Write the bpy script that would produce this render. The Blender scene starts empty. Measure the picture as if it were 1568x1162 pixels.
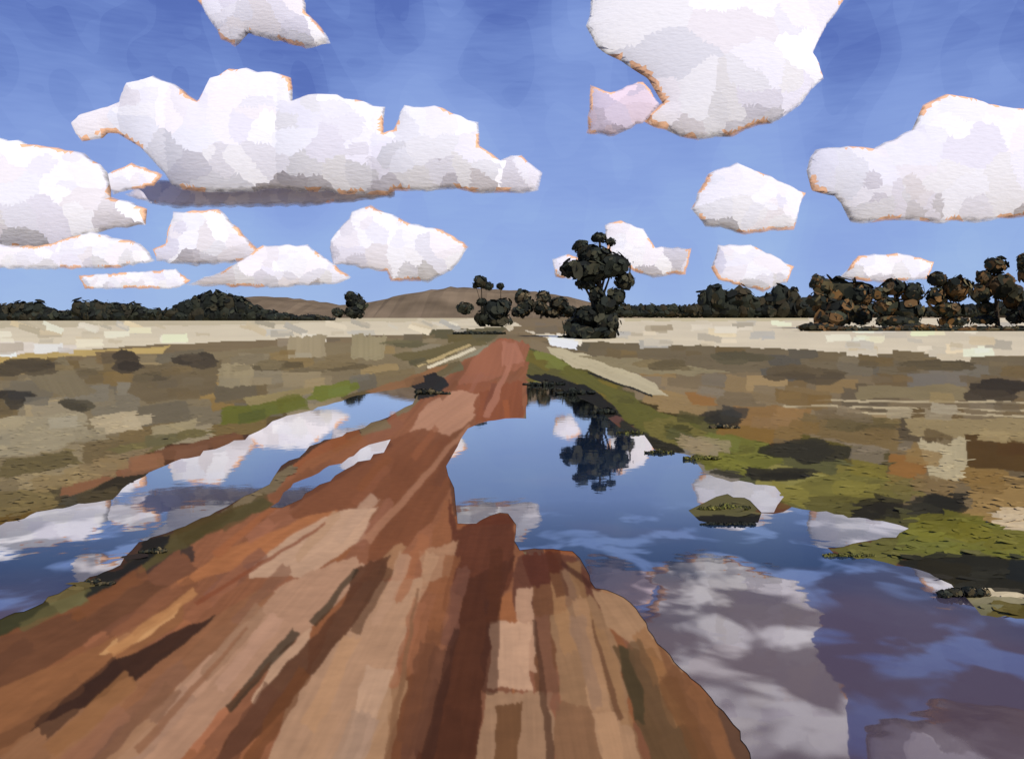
import bpy, math, random
import numpy as np
from mathutils import Vector, Matrix, geometry
random.seed(7); rng=np.random.default_rng(7)

# ---------------------------------------------------------------- survey
F=1250.0; H=1.6; CX=784.0; HR=530.0        # eye height 1.6 m, level camera
RT=[487,488,493,500,508,517,530,550,575]
YT=[900,600,320,170,110,80,68,56,F*H/45.0]
def dist(r):
    r=np.asarray(r,float)
    far=np.exp(np.interp(r,RT,np.log(YT)))
    near=F*H/np.maximum(r-HR,1.0)
    return np.where(r>=575,near,far)
def gpos(x,r,dz=0.0):
    Y=float(dist(r)); Z=0.0 if r>=575 else H-(r-HR)*Y/F
    return Vector(((x-CX)/F*Y,Y,Z+dz))
def at(x,r,D):
    return Vector(((x-CX)/F*D,D,H+(HR-r)/F*D))
def lin(c):
    c=np.asarray(c,float)/255.0
    return np.where(c<=0.04045,c/12.92,((c+0.055)/1.055)**2.4)

# ---------------------------------------------------------------- noise
TB=rng.random((256,256))
def vn(u,v):
    u=np.asarray(u,float);v=np.asarray(v,float)
    iu=np.floor(u).astype(int);iv=np.floor(v).astype(int)
    fu=u-iu;fv=v-iv
    fu=fu*fu*(3-2*fu);fv=fv*fv*(3-2*fv)
    a=TB[iu%256,iv%256];b=TB[(iu+1)%256,iv%256];c=TB[iu%256,(iv+1)%256];d=TB[(iu+1)%256,(iv+1)%256]
    return (a*(1-fu)+b*fu)*(1-fv)+(c*(1-fu)+d*fu)*fv

# ---------------------------------------------------------------- ground colour plan
S=1.5; X0=-20; R0=487
xs=np.arange(X0,1592,S); rs=np.arange(R0,1192,S)
GX,GR=np.meshgrid(xs,rs)
COL=np.zeros(GX.shape+(3,)); COL[:]=lin((132,114,86))
def inside(px,py,pts):
    res=np.zeros(px.shape,bool); n=len(pts)
    for i in range(n):
        x1,y1=pts[i];x2,y2=pts[(i+1)%n]
        if y1==y2: continue
        c=((y1>py)!=(y2>py))&(px<(x2-x1)*(py-y1)/(y2-y1)+x1)
        res^=c
    return res
def P(pts,col,ang=0.0,jit=4.0,var=0.10,alpha=1.0,dry=0.0):
    a=np.array(pts,float); m=jit*2+4
    j0=max(0,int((a[:,0].min()-m-X0)/S)); j1=min(len(xs),int((a[:,0].max()+m-X0)/S)+1)
    i0=max(0,int((a[:,1].min()-m-R0)/S)); i1=min(len(rs),int((a[:,1].max()+m-R0)/S)+1)
    if j1<=j0 or i1<=i0: return
    X=GX[i0:i1,j0:j1];Y=GR[i0:i1,j0:j1]
    t=math.radians(ang);c,s=math.cos(t),math.sin(t)
    sd=random.random()*200
    u=X*c+Y*s; v=-X*s+Y*c
    br=(vn(v/3.6+sd,u/90+sd)-.5)*2*jit*.9
    wx=(vn(X/22+sd,Y/22)-.5)*jit*2.0; wy=(vn(X/22,Y/22+sd)-.5)*jit*1.4
    mk=inside(X+c*br+wx,Y+s*br+wy,pts).astype(float)
    if dry>0:
        mk*=np.clip((vn(u/45+sd,v/1.9)-dry)*6+.5,0,1)
    st=(vn(u/70+sd,v/3.4)-.5)*1.2*var+(vn(X/40+sd,Y/30)-.5)*var*1.2
    cc=lin(col)[None,None,:]*(1+st)[...,None]
    mk=(mk*alpha)[...,None]
    COL[i0:i1,j0:j1]=COL[i0:i1,j0:j1]*(1-mk)+cc*mk
def L(p,q,w0,w1,col,**k):
    dx,dy=q[0]-p[0],q[1]-p[1];l=math.hypot(dx,dy);nx,ny=-dy/l,dx/l
    k.setdefault('ang',math.degrees(math.atan2(dy,dx)))
    P([(p[0]+nx*w0/2,p[1]+ny*w0/2),(q[0]+nx*w1/2,q[1]+ny*w1/2),(q[0]-nx*w1/2,q[1]-ny*w1/2),(p[0]-nx*w0/2,p[1]-ny*w0/2)],col,**k)
def blotch(cx,cy,rx,ry,col,n=6,amp=.16,ang=0):
    for s in range(n):
        ax=random.uniform(-.55,.55)*rx;ay=random.uniform(-.5,.5)*ry;a=rx*random.uniform(.4,.62);b=ry*random.uniform(.45,.7)
        pts=[(cx+ax+a*math.cos(t)*(1+random.uniform(-.18,.18)),cy+ay+b*math.sin(t)*(1+random.uniform(-.18,.18))) for t in np.arange(0,6.28,.6)]
        P(pts,np.clip(np.array(col)*(1+random.uniform(-amp,amp)),5,245),ang=ang,jit=3,alpha=.9,var=.12)

ROAD=[(742,530),(765,520),(800,522),(812,532),(806,575),(806,640),(720,660),(690,715),(700,808),(790,800),(800,848),(885,848),(925,908),(965,905),(1010,975),(1100,1066),(1190,1200),(-30,1200),(-30,960),(100,915),(190,880),(250,828),(330,795),(420,752),(470,705),(560,665),(640,620),(680,578),(715,545)]
PUD_R=[(803,576),(808,600),(803,640),(745,643),(715,655),(698,685),(686,715),(692,745),(696,775),(704,803),(728,803),(748,788),(778,785),(788,805),(794,842),(830,840),(875,843),(893,870),(915,900),(945,908),(972,932),(1000,975),(1050,1032),(1090,1068),(1130,1120),(1165,1190),(1200,1290),(2300,1290),(2300,1000),(1800,955),(1568,948),(1500,942),(1478,915),(1455,895),(1400,870),(1340,858),(1280,852),(1270,840),(1330,830),(1368,822),(1388,808),(1350,796),(1300,793),(1262,784),(1212,778),(1186,787),
 (1166,786),(1158,802),(1110,802),(1072,797),(1058,780),(1078,768),(1112,757),(1152,766),(1166,785),(1185,785),(1196,762),(1184,744),(1135,738),(1095,733),(1075,722),(1062,700),(1030,693),(1000,690),(985,668),(955,658),(940,645),(915,622),(868,600),(835,588)]
PUD_L=[(0,805),(60,785),(170,764),(230,722),(280,705),(385,668),(430,640),(500,620),(560,603),(630,592),(640,600),(632,618),(596,638),(556,654),(476,684),(434,714),(412,742),(322,790),(244,820),(210,832),(185,865),(138,885),(100,900),(50,930),(0,950),(-400,1100),(-700,1100),(-500,930)]
PUD_S=[(415,778),(432,755),(474,730),(542,697),(580,676),(594,675),(586,692),(540,714),(482,750),(434,777)]
# base fields
P([(-30,500),(1600,500),(1600,900),(-30,900)],(130,112,82),var=.15,jit=1)
P([(-30,560),(760,510),(740,540),(560,605),(330,655),(-30,760)],(138,122,90),ang=-6)
P([(-30,480),(760,480),(800,500),(640,512),(440,519),(200,530),(-30,547)],(226,212,182),ang=-2,jit=2,var=.06)
P([(-30,480),(780,480),(700,491),(300,498),(-30,502)],(206,192,160),ang=-1,jit=2,var=.06)
P([(-30,520),(140,530),(60,545),(-30,550)],(236,224,206),ang=-2,jit=2)
P([(-30,545),(260,530),(250,540),(-30,556)],(196,168,104),ang=-3,jit=3)
P([(940,478),(1600,478),(1600,546),(1300,540),(1100,532),(850,522),(800,505),(870,515)],(224,210,182),ang=2,jit=2,var=.06)
P([(940,478),(1240,480),(1240,492),(960,492)],(210,196,158),ang=0,jit=2)
P([(830,522),(1100,530),(1360,542),(1600,548),(1600,580),(1200,572),(900,560)],(118,104,78),ang=2)
P([(780,500),(640,506),(650,516),(745,526),(760,518)],(100,92,62),ang=0,jit=2)
P([(-30,765),(120,725),(330,655),(480,620),(640,578),(690,560),(650,600),(560,625),(400,670),(250,720),(100,780),(-30,820)],(104,88,54),ang=-18)
P([(815,530),(860,545),(960,600),(1100,640),(1330,700),(1600,760),(1600,960),(1480,950),(1440,900),(1260,850),(1060,800),(1110,742),(1060,695),(985,668),(930,620),(850,590),(806,575)],(100,94,50),ang=20)
P([(-30,800),(170,762),(280,705),(430,640),(640,592),(600,640),(440,715),(330,790),(180,880),(-30,960)],(84,58,42),ang=-25,jit=2)
P([(800,575),(960,640),(1110,742),(1280,790),(1480,900),(1600,940),(1600,1200),(1170,1200),(1000,975),(880,845),(790,845),(700,800),(690,700),(806,640)],(100,66,48),ang=10,jit=2)
P(ROAD,(148,90,58),ang=-50,jit=4,var=.2)
RM=inside(GX,GR,ROAD)
WM=inside(GX,GR,PUD_R)|inside(GX,GR,PUD_L)|inside(GX,GR,PUD_S)
VP=(778.,505.)
def rand_dabs(n,amp,road=None,lo=495,big=1.0,alpha=1.0,hj=4,thin=1.0):
    for _ in range(n):
        y=lo+(1190-lo)*random.random()**1.35; x=random.uniform(-20,1590)
        i=int((y-R0)/S);j=int((x-X0)/S)
        i=min(max(i,0),len(rs)-1);j=min(max(j,0),len(xs)-1)
        r=RM[i,j]
        if road is not None and r!=road: continue
        if WM[i,j]: continue
        c=COL[i,j]; base=255*np.where(c<=.0031308,c*12.92,1.055*np.power(np.maximum(c,1e-6),1/2.4)-.055)
        k=1+random.uniform(-amp,amp); hue=random.uniform(-hj,hj)
        col=np.clip(base*k+np.array([hue*.6,0,-hue]),8,245)
        h=y-490
        if r:
            ang=math.atan2(y-VP[1],x-VP[0]); ln=(10+h*.26)*big; w=(5+h*.07)*big*thin
        else:
            ang=math.atan2(y-VP[1],x-VP[0]); 
            if x<VP[0]: ang-=math.pi
            ang*=.45; ang+=random.uniform(-.1,.1); ln=(14+h*.16)*big; w=(3+h*.07)*big*thin
        c2,s2=math.cos(ang)*ln/2,math.sin(ang)*ln/2
        L((x-c2,y-s2),(x+c2,y+s2),w,w*random.uniform(.7,1.1),col,jit=1.5+h*.006,var=.07,alpha=alpha)
rand_dabs(650,.17,big=2.1,road=False,hj=11,thin=1.15)
rand_dabs(200,.12,big=1.4,road=True)
for q in [([(445,515),(500,513),(500,545),(440,548)],(168,152,118),90),([(540,512),(590,515),(585,550),(535,550)],(160,146,110),90),
          ([(330,556),(388,558),(385,592),(335,592)],(162,146,110),90),
          ([(200,560),(340,550),(330,600),(230,620),(195,600)],(118,102,72),-10),([(-20,640),(130,632),(140,665),(90,690),(-20,702)],(168,154,122),-8),
          ([(135,640),(210,628),(215,655),(150,668)],(188,170,134),-10),([(230,655),(300,640),(300,655),(240,672)],(166,150,112),-12),
          ([(40,570),(95,545),(120,575),(150,600),(110,610),(60,596)],(132,118,88),60),
          ([(480,592),(545,580),(550,595),(500,618),(470,612)],(118,122,48),-12),([(340,625),(460,603),(468,622),(380,648),(340,650)],(110,110,42),-12),
          ([(370,610),(480,590),(480,600),(380,622)],(158,140,92),-12),([(160,690),(300,655),(330,660),(200,700)],(120,108,66),-14),([(0,705),(110,690),(120,712),(0,735)],(112,98,62),-8),
          ([(600,545),(735,515),(745,525),(640,560)],(112,100,64),-20),
          ([(-20,760),(60,745),(90,760),(-20,800)],(120,104,66),-12),([(100,742),(200,700),(250,690),(235,705),(130,752),(95,762)],(142,98,66),-18),
          ([(150,705),(240,680),(200,712),(120,735)],(140,120,86),-20),([(240,690),(360,662),(372,668),(280,700),(240,706)],(124,84,56),-14),
          ([(130,756),(180,730),(262,712),(235,724),(170,762),(110,768)],(58,50,34),-18),
          ([(560,600),(640,572),(690,555),(660,578),(600,604)],(150,108,70),-20),
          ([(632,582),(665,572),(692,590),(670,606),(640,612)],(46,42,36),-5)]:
    P(q[0],q[1],ang=q[2],jit=3.5)
for b in [(35,562,62,16,(92,80,58)),(180,553,34,17,(72,62,46)),(300,550,40,15,(76,66,50)),(22,612,42,15,(70,62,46)),(118,622,30,13,(82,74,54)),(420,560,40,9,(118,104,74)),(520,560,50,8,(120,104,72)),(620,525,40,6,(104,96,66)),(230,575,30,10,(108,94,66))]: blotch(*b)
L((655,563),(728,534),5,5,(232,218,184),jit=2)
L((640,560),(720,528),5,4,(196,172,120),jit=2)
P([(-20,945),(60,905),(150,885),(180,875),(175,895),(100,930),(-20,985)],(66,60,34),ang=-25)
P([(60,915),(120,895),(135,920),(90,940)],(116,102,62),ang=-10)
P([(190,868),(225,825),(262,820),(300,800),(400,762),(420,772),(330,812),(260,850),(185,900)],(92,76,42),ang=-28)
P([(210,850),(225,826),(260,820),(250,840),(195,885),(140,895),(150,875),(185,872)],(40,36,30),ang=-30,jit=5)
for q in [([(840,530),(900,540),(1000,585),(1020,605),(985,602),(900,568),(850,548)],(202,188,152),25),
          ([(890,545),(1000,548),(1120,572),(1010,575),(930,560)],(150,136,102),10),
          ([(1310,590),(1480,590),(1480,612),(1310,610)],(142,126,90),2),
          ([(1120,650),(1120,620),(1240,625),(1225,655)],(146,112,66),4),([(1050,602),(1100,602),(1095,622),(1062,622)],(154,112,62),4),
          ([(1380,640),(1600,640),(1600,668),(1400,670)],(158,138,96),2),([(1210,632),(1380,640),(1370,690),(1250,668)],(128,106,66),6),
          ([(1480,668),(1600,668),(1600,725),(1480,715)],(90,66,30),4),([(1350,690),(1420,700),(1420,735),(1355,738)],(150,106,54),4),
          ([(1400,675),(1480,672),(1478,735),(1425,735)],(190,174,136),88),([(1300,700),(1360,690),(1360,730),(1310,725)],(96,84,50),10),
          ([(860,550),(930,590),(1000,625),(1075,650),(1060,690),(1000,688),(985,668),(950,640),(920,605),(860,575)],(104,100,44),32),
          ([(985,645),(1040,640),(1080,660),(1065,690),(1010,680)],(120,110,54),25),
          ([(1075,670),(1110,662),(1180,680),(1200,710),(1140,722),(1080,718)],(114,112,46),10),
          ([(1225,740),(1330,712),(1365,730),(1340,765),(1230,782),(1185,775)],(122,114,54),-14),([(1190,765),(1330,752),(1350,780),(1260,790)],(102,94,44),-8),
          ([(1345,835),(1420,800),(1500,795),(1600,815),(1600,860),(1480,845),(1400,862)],(116,114,46),8),([(1270,840),(1400,818),(1420,850),(1330,862)],(106,102,50),-6),
          ([(1505,785),(1600,780),(1600,815),(1540,810)],(196,176,144),4),
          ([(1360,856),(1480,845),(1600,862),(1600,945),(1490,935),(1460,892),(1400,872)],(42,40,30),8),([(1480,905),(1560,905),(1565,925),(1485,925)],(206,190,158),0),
          ([(1490,925),(1560,925),(1555,948),(1495,945)],(122,118,88),0),
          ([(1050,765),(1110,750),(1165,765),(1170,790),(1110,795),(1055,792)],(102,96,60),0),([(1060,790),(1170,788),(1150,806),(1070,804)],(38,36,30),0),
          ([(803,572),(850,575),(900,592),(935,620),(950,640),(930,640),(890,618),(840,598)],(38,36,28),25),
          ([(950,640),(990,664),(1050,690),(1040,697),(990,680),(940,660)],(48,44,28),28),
          ([(820,535),(870,556),(850,562),(822,548)],(124,126,60),25)]:
    P(q[0],q[1],ang=q[2],jit=5)
for b in [(1130,546,50,12,(88,80,58)),(1250,574,78,13,(98,84,60)),(1530,600,64,18,(66,56,40)),(1106,643,36,17,(54,50,38)),(1235,690,72,22,(52,48,34)),(1170,726,80,11,(50,46,32)),(1320,782,70,16,(50,46,34)),(1440,774,74,24,(48,45,33)),(1480,870,80,16,(44,42,32)),(1330,650,50,12,(112,96,58)),(1010,560,50,10,(126,110,76)),(1420,560,90,9,(108,94,66)),(1120,690,40,12,(122,118,50)),(1290,745,50,14,(126,118,56)),(1040,660,26,10,(92,86,40)),(960,612,24,8,(92,88,40)),(1510,830,60,14,(118,114,50))]: blotch(*b)
for y,x0,x1 in [(612,1240,1590),(622,1200,1590),(632,1300,1590)]:
    L((x0,y),(x1,y+5),3,4,(196,178,140),jit=3,dry=.35)
L((900,570),(1000,606),3,3,(30,30,24),jit=2)
rand_dabs(420,.11,road=False,big=1.1,alpha=.8,hj=8,thin=1.1)
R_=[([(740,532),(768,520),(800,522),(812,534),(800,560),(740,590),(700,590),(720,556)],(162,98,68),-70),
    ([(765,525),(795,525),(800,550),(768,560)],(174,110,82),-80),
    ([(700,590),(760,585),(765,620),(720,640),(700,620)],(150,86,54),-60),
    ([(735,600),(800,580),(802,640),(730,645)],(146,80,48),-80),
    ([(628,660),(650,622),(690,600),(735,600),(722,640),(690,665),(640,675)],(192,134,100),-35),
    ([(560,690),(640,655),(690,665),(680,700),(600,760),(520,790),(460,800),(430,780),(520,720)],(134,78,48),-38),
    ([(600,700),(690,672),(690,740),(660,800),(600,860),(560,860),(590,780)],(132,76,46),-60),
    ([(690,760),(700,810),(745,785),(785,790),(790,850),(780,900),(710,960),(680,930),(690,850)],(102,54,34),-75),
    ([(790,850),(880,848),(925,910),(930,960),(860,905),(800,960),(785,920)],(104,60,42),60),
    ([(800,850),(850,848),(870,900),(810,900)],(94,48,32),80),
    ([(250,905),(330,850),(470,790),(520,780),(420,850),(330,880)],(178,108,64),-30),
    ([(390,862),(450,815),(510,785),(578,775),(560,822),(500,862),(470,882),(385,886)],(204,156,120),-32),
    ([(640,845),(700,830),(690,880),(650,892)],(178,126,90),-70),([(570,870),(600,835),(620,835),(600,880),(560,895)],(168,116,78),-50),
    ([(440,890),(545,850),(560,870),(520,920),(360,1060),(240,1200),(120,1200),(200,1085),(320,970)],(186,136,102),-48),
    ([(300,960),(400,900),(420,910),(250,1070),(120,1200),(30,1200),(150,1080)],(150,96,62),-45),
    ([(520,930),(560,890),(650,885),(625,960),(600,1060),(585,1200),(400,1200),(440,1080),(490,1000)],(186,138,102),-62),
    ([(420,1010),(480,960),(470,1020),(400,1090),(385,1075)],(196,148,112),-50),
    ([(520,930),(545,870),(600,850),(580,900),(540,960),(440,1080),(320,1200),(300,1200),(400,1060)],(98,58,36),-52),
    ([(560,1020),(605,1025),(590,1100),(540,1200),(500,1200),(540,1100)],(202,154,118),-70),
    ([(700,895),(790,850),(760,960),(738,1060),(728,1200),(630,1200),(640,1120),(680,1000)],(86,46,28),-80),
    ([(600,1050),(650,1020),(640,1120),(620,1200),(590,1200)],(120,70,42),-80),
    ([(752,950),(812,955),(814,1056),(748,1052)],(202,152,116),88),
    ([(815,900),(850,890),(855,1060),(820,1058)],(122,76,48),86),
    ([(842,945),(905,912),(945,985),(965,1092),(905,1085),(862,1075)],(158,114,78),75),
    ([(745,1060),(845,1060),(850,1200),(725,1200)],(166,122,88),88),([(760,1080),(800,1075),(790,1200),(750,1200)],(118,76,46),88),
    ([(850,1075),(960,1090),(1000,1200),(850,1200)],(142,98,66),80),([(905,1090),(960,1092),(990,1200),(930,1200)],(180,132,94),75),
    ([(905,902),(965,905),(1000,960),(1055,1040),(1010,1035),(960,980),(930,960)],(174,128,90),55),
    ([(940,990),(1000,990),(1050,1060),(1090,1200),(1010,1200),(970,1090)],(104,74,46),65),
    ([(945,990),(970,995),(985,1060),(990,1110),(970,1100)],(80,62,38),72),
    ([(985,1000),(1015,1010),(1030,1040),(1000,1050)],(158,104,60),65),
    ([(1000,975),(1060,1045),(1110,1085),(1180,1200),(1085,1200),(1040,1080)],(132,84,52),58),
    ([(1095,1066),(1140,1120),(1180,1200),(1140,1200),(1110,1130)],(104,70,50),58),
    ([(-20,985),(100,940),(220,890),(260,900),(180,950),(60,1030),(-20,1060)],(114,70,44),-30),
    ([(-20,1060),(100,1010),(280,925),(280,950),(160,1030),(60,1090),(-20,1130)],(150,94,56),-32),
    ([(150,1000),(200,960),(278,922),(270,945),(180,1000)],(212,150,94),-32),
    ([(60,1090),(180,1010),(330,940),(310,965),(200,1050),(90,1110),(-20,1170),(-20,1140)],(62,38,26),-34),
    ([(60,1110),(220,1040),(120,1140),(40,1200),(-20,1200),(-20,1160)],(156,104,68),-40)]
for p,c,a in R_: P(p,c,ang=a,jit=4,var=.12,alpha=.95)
rand_dabs(230,.13,road=True,big=1.0,alpha=.7,thin=.6,hj=7)
for p,q,w0,w1,c in [((545,872),(480,955),8,14,(54,44,28)),((455,965),(350,1085),16,12,(48,42,28)),((700,960),(650,1180),10,22,(74,42,28)),
    ((820,950),(846,1180),6,14,(88,54,36)),((300,905),(170,1000),12,16,(192,128,76)),((420,775),(330,850),7,14,(166,96,56)),
    ((600,680),(440,775),6,12,(108,62,40)),((690,700),(700,790),6,12,(88,54,38)),((640,900),(590,1180),4,12,(140,94,62)),((380,960),(210,1150),5,14,(150,98,66)),((905,950),(950,1100),4,10,(108,68,44)),((860,860),(905,900),8,10,(76,40,28)),((500,800),(300,925),4,7,(140,74,44)),((720,650),(560,830),5,14,(176,118,84)),((780,560),(745,640),8,10,(184,118,88))]:
    L(p,q,w0,w1,c,jit=2.5,alpha=.8)
B=COL.copy()
for _ in range(2):
    B=(B+np.roll(B,1,0)+np.roll(B,-1,0)+np.roll(B,1,1)+np.roll(B,-1,1))/5
soft=np.where(RM,.7,.3)[...,None]*np.clip((GR-560)/120,0,1)[...,None]
COL=COL*(1-soft)+B*soft
COL*=np.where(RM[...,None],np.array([.86,.94,.90]),np.array([.86,.84,.74]))
COL=np.clip(COL,.008,.8)

# ---------------------------------------------------------------- materials
def mat_attr(name,scale=6.0,bump=.3,rough=.85,amp=.18,dist_=.02,spec=.15,stretch=(1,1,1),rot=(0,0,0),edge=False):
    m=bpy.data.materials.new(name);m.use_nodes=True;nt=m.node_tree;b=nt.nodes['Principled BSDF']
    a=nt.nodes.new('ShaderNodeAttribute');a.attribute_name='Col'
    tc=nt.nodes.new('ShaderNodeTexCoord');mp=nt.nodes.new('ShaderNodeMapping');mp.inputs['Scale'].default_value=stretch;mp.inputs['Rotation'].default_value=rot
    n=nt.nodes.new('ShaderNodeTexNoise');n.inputs['Scale'].default_value=scale;n.inputs['Detail'].default_value=2
    mr=nt.nodes.new('ShaderNodeMapRange');mr.inputs[1].default_value=.3;mr.inputs[2].default_value=.7;mr.inputs[3].default_value=1-amp;mr.inputs[4].default_value=1+amp
    mx=nt.nodes.new('ShaderNodeMix');mx.data_type='RGBA';mx.blend_type='MULTIPLY';mx.inputs[0].default_value=1
    nt.links.new(tc.outputs['Object'],mp.inputs[0]);nt.links.new(mp.outputs[0],n.inputs['Vector']);nt.links.new(n.outputs['Fac'],mr.inputs[0])
    nt.links.new(a.outputs['Color'],mx.inputs[6]);nt.links.new(mr.outputs[0],mx.inputs[7])
    nt.links.new(mx.outputs[2],b.inputs['Base Color'])
    if bump>0:
        bp=nt.nodes.new('ShaderNodeBump');bp.inputs['Strength'].default_value=bump;bp.inputs['Distance'].default_value=dist_
        nt.links.new(n.outputs['Fac'],bp.inputs['Height']);nt.links.new(bp.outputs[0],b.inputs['Normal'])
    if edge:   # thin wispy rim: vapour density falls off at the boundary
        ea=nt.nodes.new('ShaderNodeAttribute');ea.attribute_name='Edge'
        s1=nt.nodes.new('ShaderNodeMath');s1.operation='MULTIPLY_ADD';s1.inputs[1].default_value=1.0;nt.links.new(ea.outputs['Fac'],s1.inputs[0])
        s0=nt.nodes.new('ShaderNodeMath');s0.operation='MULTIPLY_ADD';s0.inputs[1].default_value=1.2;s0.inputs[2].default_value=-.40;nt.links.new(n.outputs['Fac'],s0.inputs[0])
        nt.links.new(s0.outputs[0],s1.inputs[2]);s1.use_clamp=True
        nt.links.new(s1.outputs[0],b.inputs['Alpha'])
    b.inputs['Roughness'].default_value=rough;b.inputs['Specular IOR Level'].default_value=spec
    return m
M_ground=mat_attr('soil_and_grass',9,.25,.95,.06,.010,.05)
M_fol=mat_attr('foliage',.8,0,.8,.2)
M_grass=mat_attr('grass_blades',20,0,.9,.1)
M_cloud=mat_attr('cloud_white',.05,.2,1,.02,5.0,0,(1,1,3.2),(0,.5,0),edge=True)
M_hill=mat_attr('hill_scrub',.02,.5,1,.25,4,0)
M_bark=mat_attr('bark',5,.5,.9,.25)

def water_mat():
    m=bpy.data.materials.new('puddle_water');m.use_nodes=True;nt=m.node_tree;nt.nodes.clear()
    N=nt.nodes.new;K=nt.links.new
    def math_(op,a=None,b=None,c=None,clamp=False):
        n=N('ShaderNodeMath');n.operation=op;n.use_clamp=clamp
        for i,v in enumerate((a,b,c)):
            if v is None: continue
            if isinstance(v,(int,float)): n.inputs[i].default_value=v
            else: K(v,n.inputs[i])
        return n.outputs[0]
    o=N('ShaderNodeOutputMaterial');mix=N('ShaderNodeMixShader')
    d=N('ShaderNodeBsdfDiffuse');g=N('ShaderNodeBsdfGlossy');g.inputs['Roughness'].default_value=.022
    g.inputs['Color'].default_value=(.96,.94,.90,1)
    tc=N('ShaderNodeTexCoord')
    n0=N('ShaderNodeTexNoise');n0.inputs['Scale'].default_value=.8;n0.inputs['Detail'].default_value=2
    K(tc.outputs['Object'],n0.inputs['Vector'])
    sp=N('ShaderNodeSeparateXYZ');K(tc.outputs['Object'],sp.inputs[0])
    # lilac clay silt shows in the shallow end, deeper water is dark blue
    mr=N('ShaderNodeMapRange');mr.inputs[1].default_value=6.2;mr.inputs[2].default_value=4.4;mr.inputs[3].default_value=-.25;mr.inputs[4].default_value=.45
    K(sp.outputs['Y'],mr.inputs[0])
    ad=math_('ADD',mr.outputs[0],n0.outputs['Fac'])
    cr=N('ShaderNodeValToRGB');cr.color_ramp.elements[0].position=.3;cr.color_ramp.elements[0].color=(.014,.032,.068,1)
    cr.color_ramp.elements[1].position=.8;cr.color_ramp.elements[1].color=(.085,.057,.066,1)
    K(ad,cr.inputs[0]);K(cr.outputs[0],d.inputs['Color'])
    n=N('ShaderNodeTexNoise');n.inputs['Scale'].default_value=2.6;n.inputs['Detail'].default_value=2
    near=N('ShaderNodeMapRange');near.inputs[1].default_value=8.5;near.inputs[2].default_value=5.6;near.inputs[3].default_value=0;near.inputs[4].default_value=1
    K(sp.outputs['Y'],near.inputs[0])
    K(tc.outputs['Object'],n.inputs['Vector'])
    hgt=math_('MULTIPLY',n.outputs['Fac'],math_('MULTIPLY_ADD',near.outputs[0],1.8,1.0))
    bp=N('ShaderNodeBump');bp.inputs['Strength'].default_value=.06;bp.inputs['Distance'].default_value=.014
    K(hgt,bp.inputs['Height']);K(bp.outputs[0],g.inputs['Normal'])
    fr=N('ShaderNodeFresnel');fr.inputs['IOR'].default_value=1.40
    ma=math_('MULTIPLY_ADD',fr.outputs[0],1.45,.02)
    # noise varies mirror strength nearby, shaping the reflection into loose pale and dark patches
    n2=N('ShaderNodeTexNoise');n2.inputs['Scale'].default_value=1.7;n2.inputs['Detail'].default_value=3;n2.inputs['Distortion'].default_value=.4
    mp=N('ShaderNodeMapping');mp.inputs['Scale'].default_value=(1,.75,1);mp.inputs['Location'].default_value=(.35,.2,0);K(tc.outputs['Object'],mp.inputs[0]);K(mp.outputs[0],n2.inputs['Vector'])
    pr=N('ShaderNodeMapRange');pr.interpolation_type='SMOOTHSTEP';pr.inputs[1].default_value=.48;pr.inputs[2].default_value=.60;pr.inputs[3].default_value=.34;pr.inputs[4].default_value=1.6
    K(n2.outputs['Fac'],pr.inputs[0])
    k1=math_('MULTIPLY',math_('SUBTRACT',pr.outputs[0],1.0),near.outputs[0])
    fac=math_('MULTIPLY',ma,math_('ADD',k1,1.0),clamp=True)
    K(fac,mix.inputs[0])
    K(d.outputs[0],mix.inputs[1]);K(g.outputs[0],mix.inputs[2]);K(mix.outputs[0],o.inputs[0])
    return m
M_water=water_mat()

# ---------------------------------------------------------------- ground mesh
neg=[];x=X0;st=8.0
while x>-22000: x-=st; st*=1.12; neg.append(x)
posx=[];x=xs[-1];st=8.0
while x<23000: x+=st; st*=1.12; posx.append(x)
allx=np.array(neg[::-1]+list(xs)+posx)
def wrapi(x):
    lo,hi=xs[0],xs[-1]
    if x<lo: t=(lo-x)%500; t=t if t<250 else 500-t; return int(t/S)
    if x>hi: t=(x-hi)%500; t=t if t<250 else 500-t; return len(xs)-1-int(t/S)
    return int(round((x-lo)/S))
ci=np.array([min(max(wrapi(x),0),len(xs)-1) for x in allx])
Yr=dist(rs); Zr=np.where(rs>=575,0,H-(rs-HR)*Yr/F)
U=(allx-CX)/F
VX=U[None,:]*Yr[:,None]; VY=np.repeat(Yr[:,None],len(allx),1); VZ=np.repeat(Zr[:,None],len(allx),1)
C=COL[:,ci]
top=[(6000,36.),(1500,34.)]
VX=np.vstack([[U*y] for y,_ in top]+[VX]+[[U*Yr[-1]]]*3)
VY=np.vstack([[np.full(len(U),y)] for y,_ in top]+[VY]+[[np.full(len(U),v)] for v in (0,-6,-60)])
VZ=np.vstack([[np.full(len(U),z)] for _,z in top]+[VZ]+[[np.zeros(len(U))]]*3)
C=np.concatenate([C[:1],C[:1],C,C[-1:],C[-1:],C[-1:]],0)
nr,nc=VX.shape
me=bpy.data.meshes.new('ground')
me.vertices.add(nr*nc);me.vertices.foreach_set('co',np.stack([VX,VY,VZ],-1).astype(np.float32).ravel())
ii,jj=np.meshgrid(np.arange(nr-1),np.arange(nc-1),indexing='ij');a=ii*nc+jj
q=np.stack([a,a+nc,a+nc+1,a+1],-1).reshape(-1,4).astype(np.int32);nf=len(q)
me.loops.add(nf*4);me.loops.foreach_set('vertex_index',q.ravel())
me.polygons.add(nf);me.polygons.foreach_set('loop_start',np.arange(0,nf*4,4,dtype=np.int32));me.polygons.foreach_set('loop_total',np.full(nf,4,np.int32))
me.update(calc_edges=True)
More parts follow.
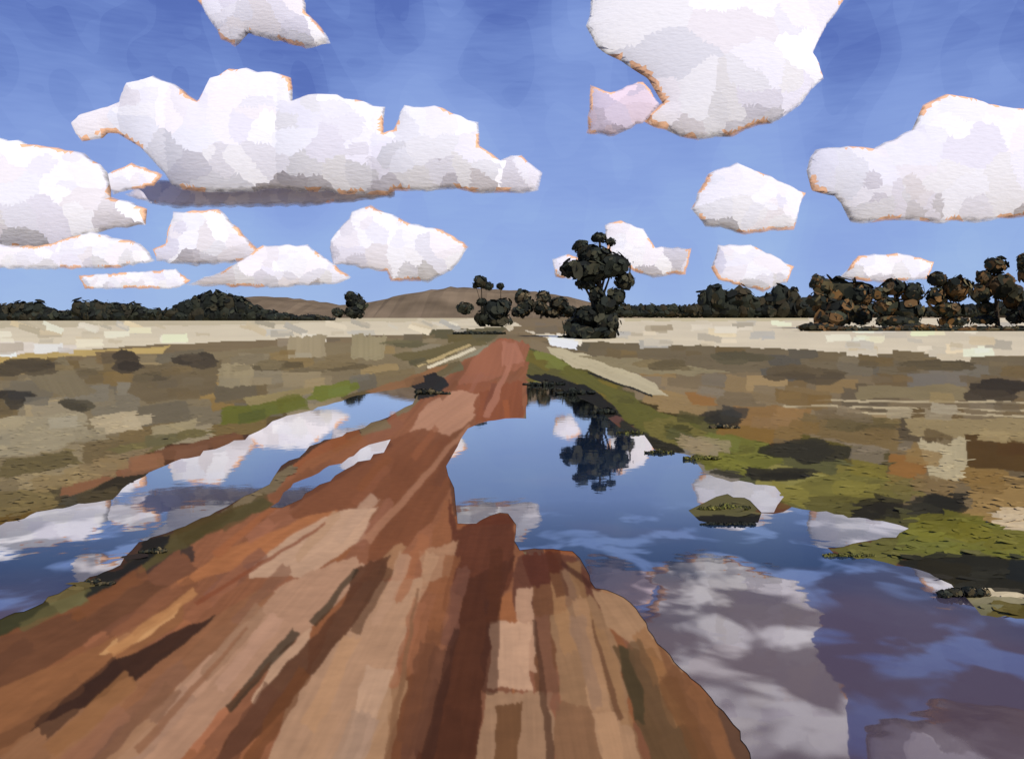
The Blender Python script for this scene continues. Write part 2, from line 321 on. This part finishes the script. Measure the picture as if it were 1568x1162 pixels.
at_=me.color_attributes.new('Col','FLOAT_COLOR','POINT')
at_.data.foreach_set('color',np.concatenate([C,np.ones(C.shape[:2]+(1,))],-1).astype(np.float32).ravel())
me.materials.append(M_ground)
ground=bpy.data.objects.new('ground',me);bpy.context.collection.objects.link(ground)

# ---------------------------------------------------------------- mesh builder
class MB:
    def __init__(s): s.v=[];s.f=[];s.c=[]
    def face(s,pts,col):
        i=len(s.v);s.v+=[tuple(p) for p in pts];s.f.append(tuple(range(i,i+len(pts))));s.c.append(tuple(col))
    def mesh(s,vs,fs,col):
        i=len(s.v);s.v+=[tuple(p) for p in vs]
        for f in fs: s.f.append(tuple(k+i for k in f));s.c.append(tuple(col))
    def dab(s,c,n,t,l,w,col):
        n=n.normalized();t=(t-n*t.dot(n))
        if t.length<1e-4: t=n.orthogonal()
        t.normalize();b=n.cross(t)
        sh=[(-1,-.5),(-.5,-.95),(.6,-.95),(1.03,-.3),(.85,.6),(.1,1),(-.8,.7)]
        s.face([c+t*(x+random.uniform(-.12,.12))*l/2+b*(y+random.uniform(-.12,.12))*w/2 for x,y in sh],col)
    def build(s,name,mat,parent=None):
        m=bpy.data.meshes.new(name);m.from_pydata(s.v,[],s.f)
        at=m.color_attributes.new('Col','FLOAT_COLOR','CORNER')
        tot=[len(f) for f in s.f];arr=np.repeat(np.array(s.c,float),tot,axis=0)
        at.data.foreach_set('color',np.concatenate([arr,np.ones((len(arr),1))],1).astype(np.float32).ravel())
        m.materials.append(mat);o=bpy.data.objects.new(name,m);bpy.context.collection.objects.link(o)
        if parent: o.parent=parent
        return o

# ---------------------------------------------------------------- puddles
def ragged(pts,step=12,amp=3.0):
    out=[];n=len(pts)
    for i in range(n):
        a=pts[i];b=pts[(i+1)%n];d=math.hypot(b[0]-a[0],b[1]-a[1]);k=max(1,int(d/step))
        for j in range(k):
            t=j/k;am=amp*min(1,(a[1]-540)/150+.15)
            if 1150<a[0]<1200 and 780<a[1]<790: am=0
            out.append((a[0]+(b[0]-a[0])*t+random.uniform(-am,am)*1.4,a[1]+(b[1]-a[1])*t+random.uniform(-am,am)*.7))
    return out
def puddle(pts):
    pp=ragged(pts);w=[gpos(x,max(y,575.5),0) for x,y in pp]
    for p in w: p.z=.004
    tris=geometry.tessellate_polygon([w])
    m=bpy.data.meshes.new('puddle');m.from_pydata([tuple(p) for p in w],[],[tuple(t) for t in tris]);m.update()
    if m.polygons[0].normal.z<0: m.flip_normals()
    m.materials.append(M_water);o=bpy.data.objects.new('puddle',m);bpy.context.collection.objects.link(o)
puddle(PUD_R);puddle(PUD_L);puddle(PUD_S)

# ---------------------------------------------------------------- foliage
DK=[(34,38,32),(42,46,38),(30,32,28),(50,52,40),(54,50,36)]
BR=[(100,74,44),(114,84,48),(82,64,42),(56,54,38),(42,44,36),(98,88,60)]
import bmesh
bm_=bmesh.new();bmesh.ops.create_icosphere(bm_,subdivisions=2,radius=1);ICO_V=[v.co.copy() for v in bm_.verts];ICO_F=[[v.index for v in f.verts] for f in bm_.faces];bm_.free()
def clump(mb,x,y,rx,ry,D,pal,dens=1.0,dep=.8,core=True,fac=1.0):
    k=D/F;c=at(x,y,D);c.y+=random.uniform(-.3,.3)*rx*k
    rad=Vector((rx*k,rx*k*dep,ry*k))
    if core:
        vs=[c+Vector((v.x*rad.x,v.y*rad.y,v.z*rad.z))*random.uniform(.74,.92) for v in ICO_V]
        mb.mesh(vs,ICO_F,lin(random.choice(pal))*.8)
    r=math.sqrt(rx*ry)
    tone=random.uniform(.75,1.3)*fac
    for size,num in ((max(4,r*.75),24),(max(2.8,r*.38),38),(2.2,int(1.2*r))):
        for _ in range(int(num*dens)):
            d=Vector((random.gauss(0,1),random.gauss(0,1),random.gauss(0,1))).normalized()
            q=random.uniform(.8,1.0) if size>3.5 else random.uniform(.85,1.06)
            if size<=2.2: q=random.uniform(.95,1.14)
            p=c+Vector((d.x*rad.x,d.y*rad.y,d.z*rad.z))*q
            n=(d+Vector((random.uniform(-.4,.4),random.uniform(-.4,.4),random.uniform(-.4,.4))))
            t=Vector((random.uniform(-1,1),random.uniform(-.4,.4),random.uniform(-1,1)))
            sz=size*random.uniform(.6,1.2)*k
            mb.dab(p,n,t,sz*1.25,sz*.85,lin(random.choice(pal))*tone*random.uniform(.8,1.25))
def limb(mb,p,q,r0,r1,col):
    ax=(q-p).normalized();a=ax.orthogonal().normalized();b=ax.cross(a);n=8;vs=[]
    for kk in range(4):
        t=kk/3;cc=p.lerp(q,t)+a*math.sin(t*3.1)*(q-p).length*.04;r=r0+(r1-r0)*t
        for i in range(n):
            an=2*math.pi*i/n;vs.append(cc+a*math.cos(an)*r+b*math.sin(an)*r)
    fs=[(kk*n+i,kk*n+(i+1)%n,(kk+1)*n+(i+1)%n,(kk+1)*n+i) for kk in range(3) for i in range(n)]
    mb.mesh(vs,fs,col)
def tree(name,clumps,bx,br,pal,D=None,tw=5,dens=1.0):
    D=D or float(dist(br));k=D/F
    e=bpy.data.objects.new(name,None);bpy.context.collection.objects.link(e)
    base=gpos(bx,br)
    cr=MB()
    for c in clumps: clump(cr,*c,D,pal,dens)
    cr.build('crown',M_fol,e)
    tb=MB();top=max(clumps,key=lambda c:-c[1]);mid=at((bx+top[0])/2,(br+top[1])/2+5,D)
    col=lin((66,56,44))
    limb(tb,base-Vector((0,0,.2)),mid,tw*k,tw*.6*k,col);limb(tb,mid,at(top[0],top[1],D),tw*.6*k,tw*.2*k,col)
    for c in clumps:
        if random.random()<.8: 
            s=base.lerp(mid,random.uniform(.4,1));limb(tb,s,at(c[0],c[1],D),tw*.35*k,tw*.12*k,col)
    tb.build('trunk',M_bark,e)
    return e
tree('eucalyptus_tree',[(918,364,12,9),(890,379,13,11),(935,371,8,6),(910,392,28,16),(878,412,21,15),(905,414,34,18),(938,406,29,19),(957,430,16,13),(898,434,16,10),(913,452,13,15),(944,456,14,16),(926,468,21,15),(898,484,22,15),(884,500,22,15),(928,494,22,17),(905,510,46,8)],914,517,DK+[(66,64,48)],tw=7,dens=1.3)
tree('dark_bush',[(757,476,22,17),(770,468,15,12),(745,486,18,12),(758,492,29,8),(712,472,14,9),(738,463,9,7)],757,500,DK)
tree('gum_tree',[(736,432,11,10),(748,438,8,7),(728,437,5,5)],738,494,DK,tw=2)
tree('gum_tree',[(766,438,6,5)],766,494,DK,tw=1.5)
tree('gum_tree',[(543,461,14,13),(536,454,9,8),(552,468,10,10),(543,479,16,9),(518,479,10,7)],543,488,DK,tw=3)
for cl,bx in [([(800,455,13,13),(806,470,14,13),(795,478,13,9)],801),([(832,456,12,11),(826,470,13,12)],828),([(856,466,15,12),(846,477,17,9),(870,475,12,9)],856)]:
    tree('gum_tree',cl,bx,488,DK+[(84,74,52),(96,84,62)],tw=2)
RG=[([(1262,438,20,15),(1290,447,30,24),(1255,462,16,18),(1285,474,36,22),(1316,452,22,20),(1270,488,30,13),(1250,430,9,9),(1318,480,20,19)],1288,503),
    ([(1345,450,13,12),(1368,442,20,13),(1398,448,18,17),(1355,470,20,16),(1388,476,30,20),(1370,492,34,9)],1375,504),
    ([(1436,428,15,12),(1462,443,21,19),(1433,455,15,16),(1482,436,9,8),(1450,474,22,12),(1466,492,26,7)],1452,504),
    ([(1522,407,18,13),(1505,424,12,11),(1530,437,28,20),(1500,450,15,15),(1510,470,14,10),(1552,455,20,22),(1510,490,22,7),(1558,486,16,10)],1528,506),
    ([(1566,400,10,13),(1585,415,22,22),(1600,450,28,26),(1580,480,26,20)],1588,507),
    ([(1660,420,26,20),(1690,450,34,26),(1650,470,26,22)],1670,507),([(1760,430,30,22),(1790,460,34,26)],1775,507)]
for cl,bx,br in RG: tree('eucalyptus_tree',cl,bx,br,DK+BR,tw=4)
def band(name,tops,base,pal,step=11):
    mb=MB();xa=tops[0][0];xb=tops[-1][0];D=float(dist(base));tx=[t[0] for t in tops];ty=[t[1] for t in tops]
    x=xa
    while x<=xb:
        ty_=float(np.interp(x,tx,ty))+random.uniform(-2,2);h=base+3-ty_
        clump(mb,x,ty_+h*.42,step*random.uniform(1.0,1.5),h*.45,D,pal,.35)
        clump(mb,x+step*.5,base-h*.2,step*1.4,h*.34,D,pal,.25)
        x+=step*random.uniform(.7,1.1)
    return mb.build(name,M_fol)
band('distant_tree_line',[(-700,470),(-300,462),(0,464),(60,462),(78,474),(108,475),(122,460),(210,462),(225,473),(265,473),(285,457),(330,444),(370,452),(400,470),(440,480),(500,484)],491,DK)
band('distant_tree_line',[(840,474),(880,472),(960,468),(1068,466),(1074,445),(1085,434),(1100,434),(1114,443),(1130,436),(1145,446),(1158,456),(1175,450),(1195,432),(1214,438),(1226,456),(1260,452),(1400,470),(1568,462),(2000,466),(2500,460)],484,DK+[(58,50,34)])
band('hedge_row',[(1238,494),(1280,497),(1340,501),(1400,496),(1480,500),(1568,498),(1800,498)],507,DK+BR,step=14)
# low shrubs and reed tussocks on the wet banks
OL=[(74,68,46),(92,80,54),(64,58,42),(106,92,64)]
GN=[(104,102,46),(84,84,40),(118,112,54),(60,58,36)]
for (nm,x,b,rx,ry,pal) in [('low_shrub',735,512,46,7,DK),('low_shrub',150,894,26,11,DK+OL),('low_shrub',235,846,26,12,DK+OL),('low_shrub',660,604,30,12,DK+OL),('low_shrub',832,590,34,10,DK),('low_shrub',880,604,34,12,DK),('low_shrub',925,634,24,12,DK),('low_shrub',1115,804,50,7,DK),('low_shrub',1475,913,46,22,DK+OL),('low_shrub',900,517,50,6,DK),('low_shrub',1108,656,26,10,DK+OL),
       ('reed_tussock',1075,704,34,9,GN),('reed_tussock',1010,694,26,7,GN+DK),('reed_tussock',1300,852,44,8,GN),('reed_tussock',965,664,22,6,GN+DK),('reed_tussock',1108,780,44,12,GN)]:
    D=float(dist(b));mb=MB()
    n=max(4,int(rx/ry*2.0))
    for s in range(n):
        tt=(s+random.uniform(.2,.8))/n*2-1;cx=x+tt*rx*.85;h2=ry*.42*math.sqrt(max(.15,1-tt*tt*.85))*random.uniform(.5,1.2)
        clump(mb,cx,b-h2*.6-random.uniform(0,ry*.12),max(h2*1.6,rx/n*1.3),h2,D,pal,.6,dep=.9)
    mb.build(nm,M_fol)

# grass tufts coloured like the ground they grow from
mb=MB();cnt=0
for _ in range(26000):
    r=545+420*random.random()**1.2;x=random.uniform(-20,1588)
    i=int((r-R0)/S);j=int((x-X0)/S)
    if r>960 or cnt>2600: continue
    i2=min(i+4,len(rs)-1);i3=max(i-3,0)
    if RM[i2,j] or WM[i,j] or WM[i2,j] or RM[i,j] or WM[i3,j] or WM[i,max(j-6,0)] or WM[i,min(j+6,len(xs)-1)]: continue
    c=COL[i,j]
    if c[2]>=c[1]*.9 or (c[0]<.03 and c[1]<.02): continue
    if c[0]>c[1]*1.8: continue
    p=gpos(x,r);h=random.uniform(.012,.03)*(1 if r>575 else 2.2)
    a=random.uniform(-.5,.5);n=Vector((math.sin(a)*.5,-.25,1.0))
    t=Vector((1,random.uniform(-.3,.3),random.uniform(-.1,.15)))
    w=random.uniform(.07,.26)*(1 if r>575 else 2)
    mb.dab(p+Vector((0,0,h*.4)),n,t,w,h*3,np.clip(c*random.uniform(.86,1.02),.01,.8));cnt+=1
mb.build('grass',M_grass)

# ---------------------------------------------------------------- hills
mb=MB();prof=[(-900,482),(300,474),(345,462),(395,451),(450,456),(520,466),(560,464),(620,449),(690,438),(760,441),(840,447),(900,460),(960,474),(1300,480),(2600,482)]
xx=np.arange(-900,2600,10);tt=np.interp(xx,[p[0] for p in prof],[p[1] for p in prof])+vn(xx/30.,xx*0)*3
lay=[(960,None),(1080,.75),(1200,1.0),(1420,.3)]
V=[];Fc=[]
for (D,fz) in lay:
    for x,t in zip(xx,tt):
        zt=H+(HR-t)/F*1200;z=31 if fz is None else 31+(zt-31)*fz+random.uniform(-1,1)
        V.append(((x-CX)/F*1200,D,z))
n=len(xx)
for a in range(3):
    for i in range(n-1): Fc.append((a*n+i,a*n+i+1,(a+1)*n+i+1,(a+1)*n+i))
mb.v=V
for f in Fc:
    mb.f.append(f);mb.c.append(tuple(lin((116,100,80))*random.uniform(.9,1.08)))
mb.build('hills',M_hill)

# ---------------------------------------------------------------- clouds
def edist(px,py,pts):
    d=np.full(px.shape,1e9);n=len(pts)
    for i in range(n):
        x1,y1=pts[i];x2,y2=pts[(i+1)%n];dx,dy=x2-x1,y2-y1;l=dx*dx+dy*dy+1e-9
        t=np.clip(((px-x1)*dx+(py-y1)*dy)/l,0,1);d=np.minimum(d,np.hypot(px-x1-t*dx,py-y1-t*dy))
    return d
WHT=[(226,224,227),(222,219,224),(229,226,226),(219,215,222),(225,219,220)]
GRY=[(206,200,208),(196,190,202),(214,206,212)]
PEACH=lin((236,186,148))
def cloud(pts,D,pal=WHT,dab=34,thick=1.0,peach=.42,grey=.6,feather=4.5,lobes=None):
    k=D/F;am=dab*.06
    out=[];n0=len(pts)
    for i in range(n0):
        a=pts[i];b=pts[(i+1)%n0];l=math.hypot(b[0]-a[0],b[1]-a[1]);m=max(1,int(l/(dab*.3)))
        for s in range(m):
            t=s/m;out.append((a[0]+(b[0]-a[0])*t+random.uniform(-am,am),a[1]+(b[1]-a[1])*t+random.uniform(-am,am)))
    arr=np.array(out);x0,y0=arr.min(0);x1,y1=arr.max(0)
    g=min(5.0,max(2.6,dab/9))
    X,Y=np.meshgrid(np.arange(x0,x1,g),np.arange(y0,y1,g));X=X+rng.uniform(-.3,.3,X.shape)*g;Y=Y+rng.uniform(-.3,.3,X.shape)*g
    X=X.ravel();Y=Y.ravel();ok=inside(X,Y,out);X=X[ok];Y=Y[ok];ok=edist(X,Y,out)>g*.5;X=X[ok];Y=Y[ok]
    vin=[Vector(p) for p in out]+[Vector((a,b)) for a,b in zip(X,Y)]
    nb=len(out)
    r=geometry.delaunay_2d_cdt(vin,[(i,(i+1)%nb) for i in range(nb)],[],1,1e-3)
    ov=np.array([(v.x,v.y) for v in r[0]]);tri=np.array([f for f in r[2] if len(f)==3])
    cen=ov[tri].mean(1);ok=inside(cen[:,0],cen[:,1],out);tri=tri[ok];cen=cen[ok]
    d=edist(ov[:,0],ov[:,1],out);d[d<.01]=0
    R=max(d.max()*.8,5.)
    def TH(d,x,y):
        q=np.clip(d/R,0,1);return R*.42*thick*np.sqrt(1-(1-q)**2)
    T=TH(d,ov[:,0],ov[:,1])
    nv=len(ov)
    front=[at(x,y,D)-Vector((0,t*k,0)) for (x,y),t in zip(ov,T)]
    back=[at(x,y,D)+Vector((0,t*k+.01,0)) for (x,y),t in zip(ov,T)]
    V=front+back
    a,b,c=ov[tri[:,0]],ov[tri[:,1]],ov[tri[:,2]]
    cr_=(b[:,0]-a[:,0])*(c[:,1]-a[:,1])-(b[:,1]-a[:,1])*(c[:,0]-a[:,0])
    fr=np.where((cr_<0)[:,None],tri,tri[:,::-1])
    bk=fr[:,::-1]+nv
    area=abs(cr_).sum()/2;ns=max(4,int(area/(dab*dab*.6)))
    pk=rng.integers(0,len(cen),ns);sx,sy=cen[pk,0],cen[pk,1]
    sa=rng.choice([-.6,-.3,.15,.9,1.3],ns)+rng.uniform(-.25,.25,ns);asp=rng.uniform(1.2,1.9,ns)
    wx=cen[:,0]+(vn(cen[:,0]/18+D,cen[:,1]/18)-.5)*dab*.2;wy=cen[:,1]+(vn(cen[:,0]/18,cen[:,1]/18+D)-.5)*dab*.2
    dx=wx[:,None]-sx[None];dy=wy[:,None]-sy[None];ca,sn=np.cos(sa),np.sin(sa)
    m2=((dx*ca+dy*sn)/asp)**2+((-dx*sn+dy*ca)*asp**.3)**2
    cell=m2.argmin(1)
    e=6.
    def Td(x,y):
        o=inside(x,y,out);return np.where(o,TH(edist(x,y,out),x,y),0)
    def normals(sx,sy,ja,jb):
        gx=(Td(sx+e,sy)-Td(sx-e,sy))/(2*e);gy=(Td(sx,sy+e)-Td(sx,sy-e))/(2*e)
        low=np.clip((sy-(y1-(y1-y0)*.45))/((y1-y0)*.45),0,1)
        left=np.clip(1-(sx-x0)/(x1-x0)/.4,0,1)
        if lobes:   # each billow turns its left flank away from the sun
            left=np.zeros(len(sx))
            for lx,lw in lobes: left=np.maximum(left,np.where(sx>=lx,np.clip(1-(sx-lx)/lw,0,1),0))
            left=left*2.4
        N=np.stack([-gx*.7+ja+.12-left*.25,-np.ones(len(sx)),gy*.5+.30-low*grey*1.25+jb],1)
        return N/np.linalg.norm(N,axis=1)[:,None]
    N=normals(sx,sy,np.clip(rng.normal(0,.14,ns),-.22,.3),np.clip(rng.normal(0,.16,ns),-.22,.3))
    SN=normals(cen[:,0],cen[:,1],0,0)
    cc=np.array([lin(random.choice(pal))*random.uniform(.95,1.02) for _ in range(ns)])
    fc=cc[cell]
    ed=edist(cen[:,0],cen[:,1],out);pm=(ed<dab*.06+3.0)&(vn(cen[:,0]/22+D,cen[:,1]/22)>1-peach)
    fc=np.where(pm[:,None],PEACH,fc)
    m=bpy.data.meshes.new('cloud');faces=[tuple(int(q) for q in f) for f in fr]+[tuple(int(q) for q in f) for f in bk]
    m.from_pydata([tuple(v) for v in V],[],faces)
    atc=m.color_attributes.new('Col','FLOAT_COLOR','CORNER')
    al=np.repeat(np.concatenate([fc,fc]),3,axis=0);atc.data.foreach_set('color',np.concatenate([al,np.ones((len(al),1))],1).astype(np.float32).ravel())
    ea=m.attributes.new('Edge','FLOAT','POINT');fe=d/feather
    # undersides dissolve more gradually than the lit tops
    lowv=np.clip((ov[:,1]-(y1-(y1-y0)*.3))/((y1-y0)*.3),0,1)
    fe=fe/(1+lowv*1.0);ea.data.foreach_set('value',np.concatenate([fe,fe]).astype(np.float32))
    m.polygons.foreach_set('use_smooth',[True]*len(m.polygons))
    fn=N[cell]*.62+SN*.38;bn=fn*np.array([1,-1,1])
    ln=np.repeat(np.concatenate([fn,bn]),3,axis=0)
    m.normals_split_custom_set([tuple(v) for v in ln])
    m.materials.append(M_cloud);o=bpy.data.objects.new('cloud',m);bpy.context.collection.objects.link(o)
# higher clouds stand farther off, so none of them shades the next
CL=[([(300,-70),(302,0),(320,30),(340,60),(360,74),(380,52),(420,62),(470,76),(506,68),(495,45),(470,20),(455,-70)],2350,WHT,34,1),
 ([(108,190),(125,176),(150,168),(182,155),(195,128),(235,118),(270,130),(305,157),(322,120),(350,108),(380,104),(445,120),(450,153),(470,145),(500,142),(588,163),(590,203),(602,198),(620,160),(680,165),(733,190),(737,225),(765,245),(798,235),(833,265),(825,293),(770,298),(700,292),(606,292),(590,300),(430,292),(300,294),(262,284),(240,252),(215,225),(180,203),(125,217)],2060,WHT,46,.9,.42,.55,4.5,[(190,60),(262,80),(430,70),(572,60)]),
 ([(190,296),(245,274),(400,276),(600,282),(606,302),(470,316),(270,319),(215,308)],2130,GRY,26,.8,.1,.45,8.0),  # base strip: underside shadow put into the grey palette
 ([(-160,215),(0,210),(60,222),(130,235),(162,262),(170,300),(225,320),(225,345),(150,355),(90,380),(0,386),(-160,380)],1820,WHT,44,1,.42,.75),
 ([(165,265),(200,250),(250,268),(235,285),(175,298),(165,285)],1850,WHT,24,1),
 ([(-140,372),(60,376),(140,355),(215,372),(240,400),(170,412),(-140,412)],1760,WHT,28,.8,.45,.3),
 ([(240,400),(235,380),(252,372),(265,325),(335,320),(365,350),(396,382),(390,400),(300,408)],1700,WHT,30,1),
 ([(120,422),(270,412),(292,430),(270,442),(130,443)],1600,WHT,16,.7,.5,.3,3.0),
 ([(285,437),(350,410),(402,376),(470,375),(540,425),(520,435),(400,441)],1660,WHT,26,.8,.42,.6,3.5),
 ([(505,370),(540,325),(570,315),(640,345),(675,350),(718,378),(690,415),(655,432),(600,432),(590,415),(510,405)],1680,WHT,34,1,.42,.7),
 ([(905,-130),(905,0),(900,40),(915,75),(950,95),(990,120),(1010,160),(980,185),(1020,203),(1070,213),(1120,208),(1180,190),(1230,160),(1258,120),(1245,80),(1270,40),(1290,0),(1300,-130)],2200,WHT,62,.8,.38,.35),
 ([(898,205),(904,132),(935,142),(985,124),(1010,160),(985,188),(940,210)],2150,[(214,196,204),(196,184,196)],28,1),
 ([(1232,260),(1250,228),(1300,222),(1340,228),(1398,198),(1410,160),(1450,145),(1500,155),(1568,165),(1750,150),(1780,330),(1568,335),(1440,342),(1300,340),(1290,310),(1245,290)],1900,WHT,54,.9),
 ([(1057,320),(1085,265),(1130,250),(1180,270),(1233,295),(1215,352),(1140,358),(1080,345)],1780,WHT,36,1),
 ([(925,345),(950,337),(985,350),(1005,378),(1060,380),(1050,420),(1000,425),(965,412),(930,385)],1640,WHT,26,1,.5,.6,3.5),
 ([(845,397),(872,388),(892,400),(875,428),(850,425)],1600,WHT,16,1,.4,.6,3.0),
 ([(1088,410),(1100,375),(1150,375),(1217,408),(1205,432),(1170,447),(1100,430)],1580,WHT,26,1,.5,.6,3.5),
 ([(1285,427),(1315,390),(1380,388),(1430,400),(1420,428),(1350,433)],1600,WHT,22,1,.5,.6,3.5),
 ([(1330,-60),(1450,-20),(1600,-30),(1800,-60),(1800,-260),(1300,-260)],2500,GRY,60,1),  # unseen cloud above the frame, added to grey the near water's reflection
 ([(1560,410),(1640,385),(1720,390),(1740,425),(1600,430)],1600,WHT,24,1)]
for c in CL: cloud(*c)

# ---------------------------------------------------------------- light, world
Ld=Vector((.40,-.62,.67)).normalized()
sun=bpy.data.lights.new('sun','SUN');sun.energy=4.0;sun.angle=math.radians(.5);sun.color=(1,.96,.90)
so=bpy.data.objects.new('sun',sun);so.rotation_euler=(-Ld).to_track_quat('-Z','Y').to_euler();bpy.context.collection.objects.link(so)
w=bpy.data.worlds.new('World');bpy.context.scene.world=w;w.use_nodes=True;nt=w.node_tree
bg=nt.nodes['Background'];bg.inputs['Strength'].default_value=.1
sky=nt.nodes.new('ShaderNodeTexSky');sky.sky_type='NISHITA';sky.sun_disc=False
sky.sun_elevation=math.asin(Ld.z);sky.sun_rotation=math.atan2(Ld.x,Ld.y)
tc=nt.nodes.new('ShaderNodeTexCoord')
sep=nt.nodes.new('ShaderNodeSeparateXYZ');nt.links.new(tc.outputs['Generated'],sep.inputs[0])
def streak(rot,scl,noise_scale,amt,steps=0,detail=2):
    mp=nt.nodes.new('ShaderNodeMapping');mp.inputs['Rotation'].default_value=rot;mp.inputs['Scale'].default_value=scl
    nt.links.new(tc.outputs['Generated'],mp.inputs[0])
    v=nt.nodes.new('ShaderNodeTexNoise');v.inputs['Scale'].default_value=noise_scale;v.inputs['Detail'].default_value=detail;nt.links.new(mp.outputs[0],v.inputs['Vector'])
    out=v.outputs['Fac']
    if steps:
        sn=nt.nodes.new('ShaderNodeMath');sn.operation='SNAP';sn.inputs[1].default_value=steps;nt.links.new(out,sn.inputs[0])
        mxx=nt.nodes.new('ShaderNodeMix');mxx.inputs[0].default_value=.45;nt.links.new(out,mxx.inputs[2]);nt.links.new(sn.outputs[0],mxx.inputs[3]);out=mxx.outputs[0]
    m=nt.nodes.new('ShaderNodeMath');m.operation='MULTIPLY_ADD';m.inputs[1].default_value=amt;m.inputs[2].default_value=-amt/2
    nt.links.new(out,m.inputs[0]);return m
c1=streak((0,.7,0),(1.5,1,.75),6,.42,.10,1);c2=streak((0,-.6,0),(.8,1,1.6),10,.24,.11,1);c3=streak((0,.5,0),(1,1,8),30,.06,0)
def add(a,b):
    m=nt.nodes.new('ShaderNodeMath');m.operation='ADD';nt.links.new(a,m.inputs[0]);nt.links.new(b,m.inputs[1]);return m.outputs[0]
sm=add(add(c1.outputs[0],c2.outputs[0]),c3.outputs[0])
att=nt.nodes.new('ShaderNodeMapRange');att.inputs[1].default_value=0;att.inputs[2].default_value=.22;att.inputs[3].default_value=.12;att.inputs[4].default_value=1
nt.links.new(sep.outputs['Z'],att.inputs[0])
mm=nt.nodes.new('ShaderNodeMath');mm.operation='MULTIPLY';nt.links.new(sm,mm.inputs[0]);nt.links.new(att.outputs[0],mm.inputs[1])
zz=add(sep.outputs['Z'],mm.outputs[0])
mr=nt.nodes.new('ShaderNodeMapRange');mr.inputs[1].default_value=-.1;mr.inputs[2].default_value=.9
nt.links.new(zz,mr.inputs[0])
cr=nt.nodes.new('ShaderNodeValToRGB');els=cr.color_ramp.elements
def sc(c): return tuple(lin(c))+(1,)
stops=[(0.0,(206,198,206)),(.085,(206,198,206)),(.10,(160,188,232)),(.17,(150,178,230)),(.26,(140,166,226)),(.34,(130,156,220)),(.42,(112,138,206)),(.50,(88,112,186)),(.7,(74,98,170)),(1,(66,90,160))]  # lavender below the horizon is unseen fill, added to light cloud undersides
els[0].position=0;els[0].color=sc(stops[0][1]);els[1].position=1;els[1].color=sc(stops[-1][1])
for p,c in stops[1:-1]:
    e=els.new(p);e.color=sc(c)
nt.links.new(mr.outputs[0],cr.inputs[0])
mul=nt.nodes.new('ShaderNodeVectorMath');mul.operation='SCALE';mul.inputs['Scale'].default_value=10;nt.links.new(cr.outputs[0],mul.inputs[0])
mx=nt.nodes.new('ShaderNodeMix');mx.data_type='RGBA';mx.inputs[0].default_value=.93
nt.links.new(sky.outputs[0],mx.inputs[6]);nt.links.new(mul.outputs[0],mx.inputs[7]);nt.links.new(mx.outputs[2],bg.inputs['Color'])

cam=bpy.data.cameras.new('camera');co=bpy.data.objects.new('camera',cam);bpy.context.collection.objects.link(co)
co.location=(0,0,H);co.rotation_euler=(math.radians(90),0,0);cam.sensor_width=36;cam.lens=36*F/1568;cam.shift_y=-(581-HR)/1568
cam.clip_end=20000;cam.clip_start=.05
sc_=bpy.context.scene;sc_.camera=co;sc_.view_settings.view_transform='Standard'
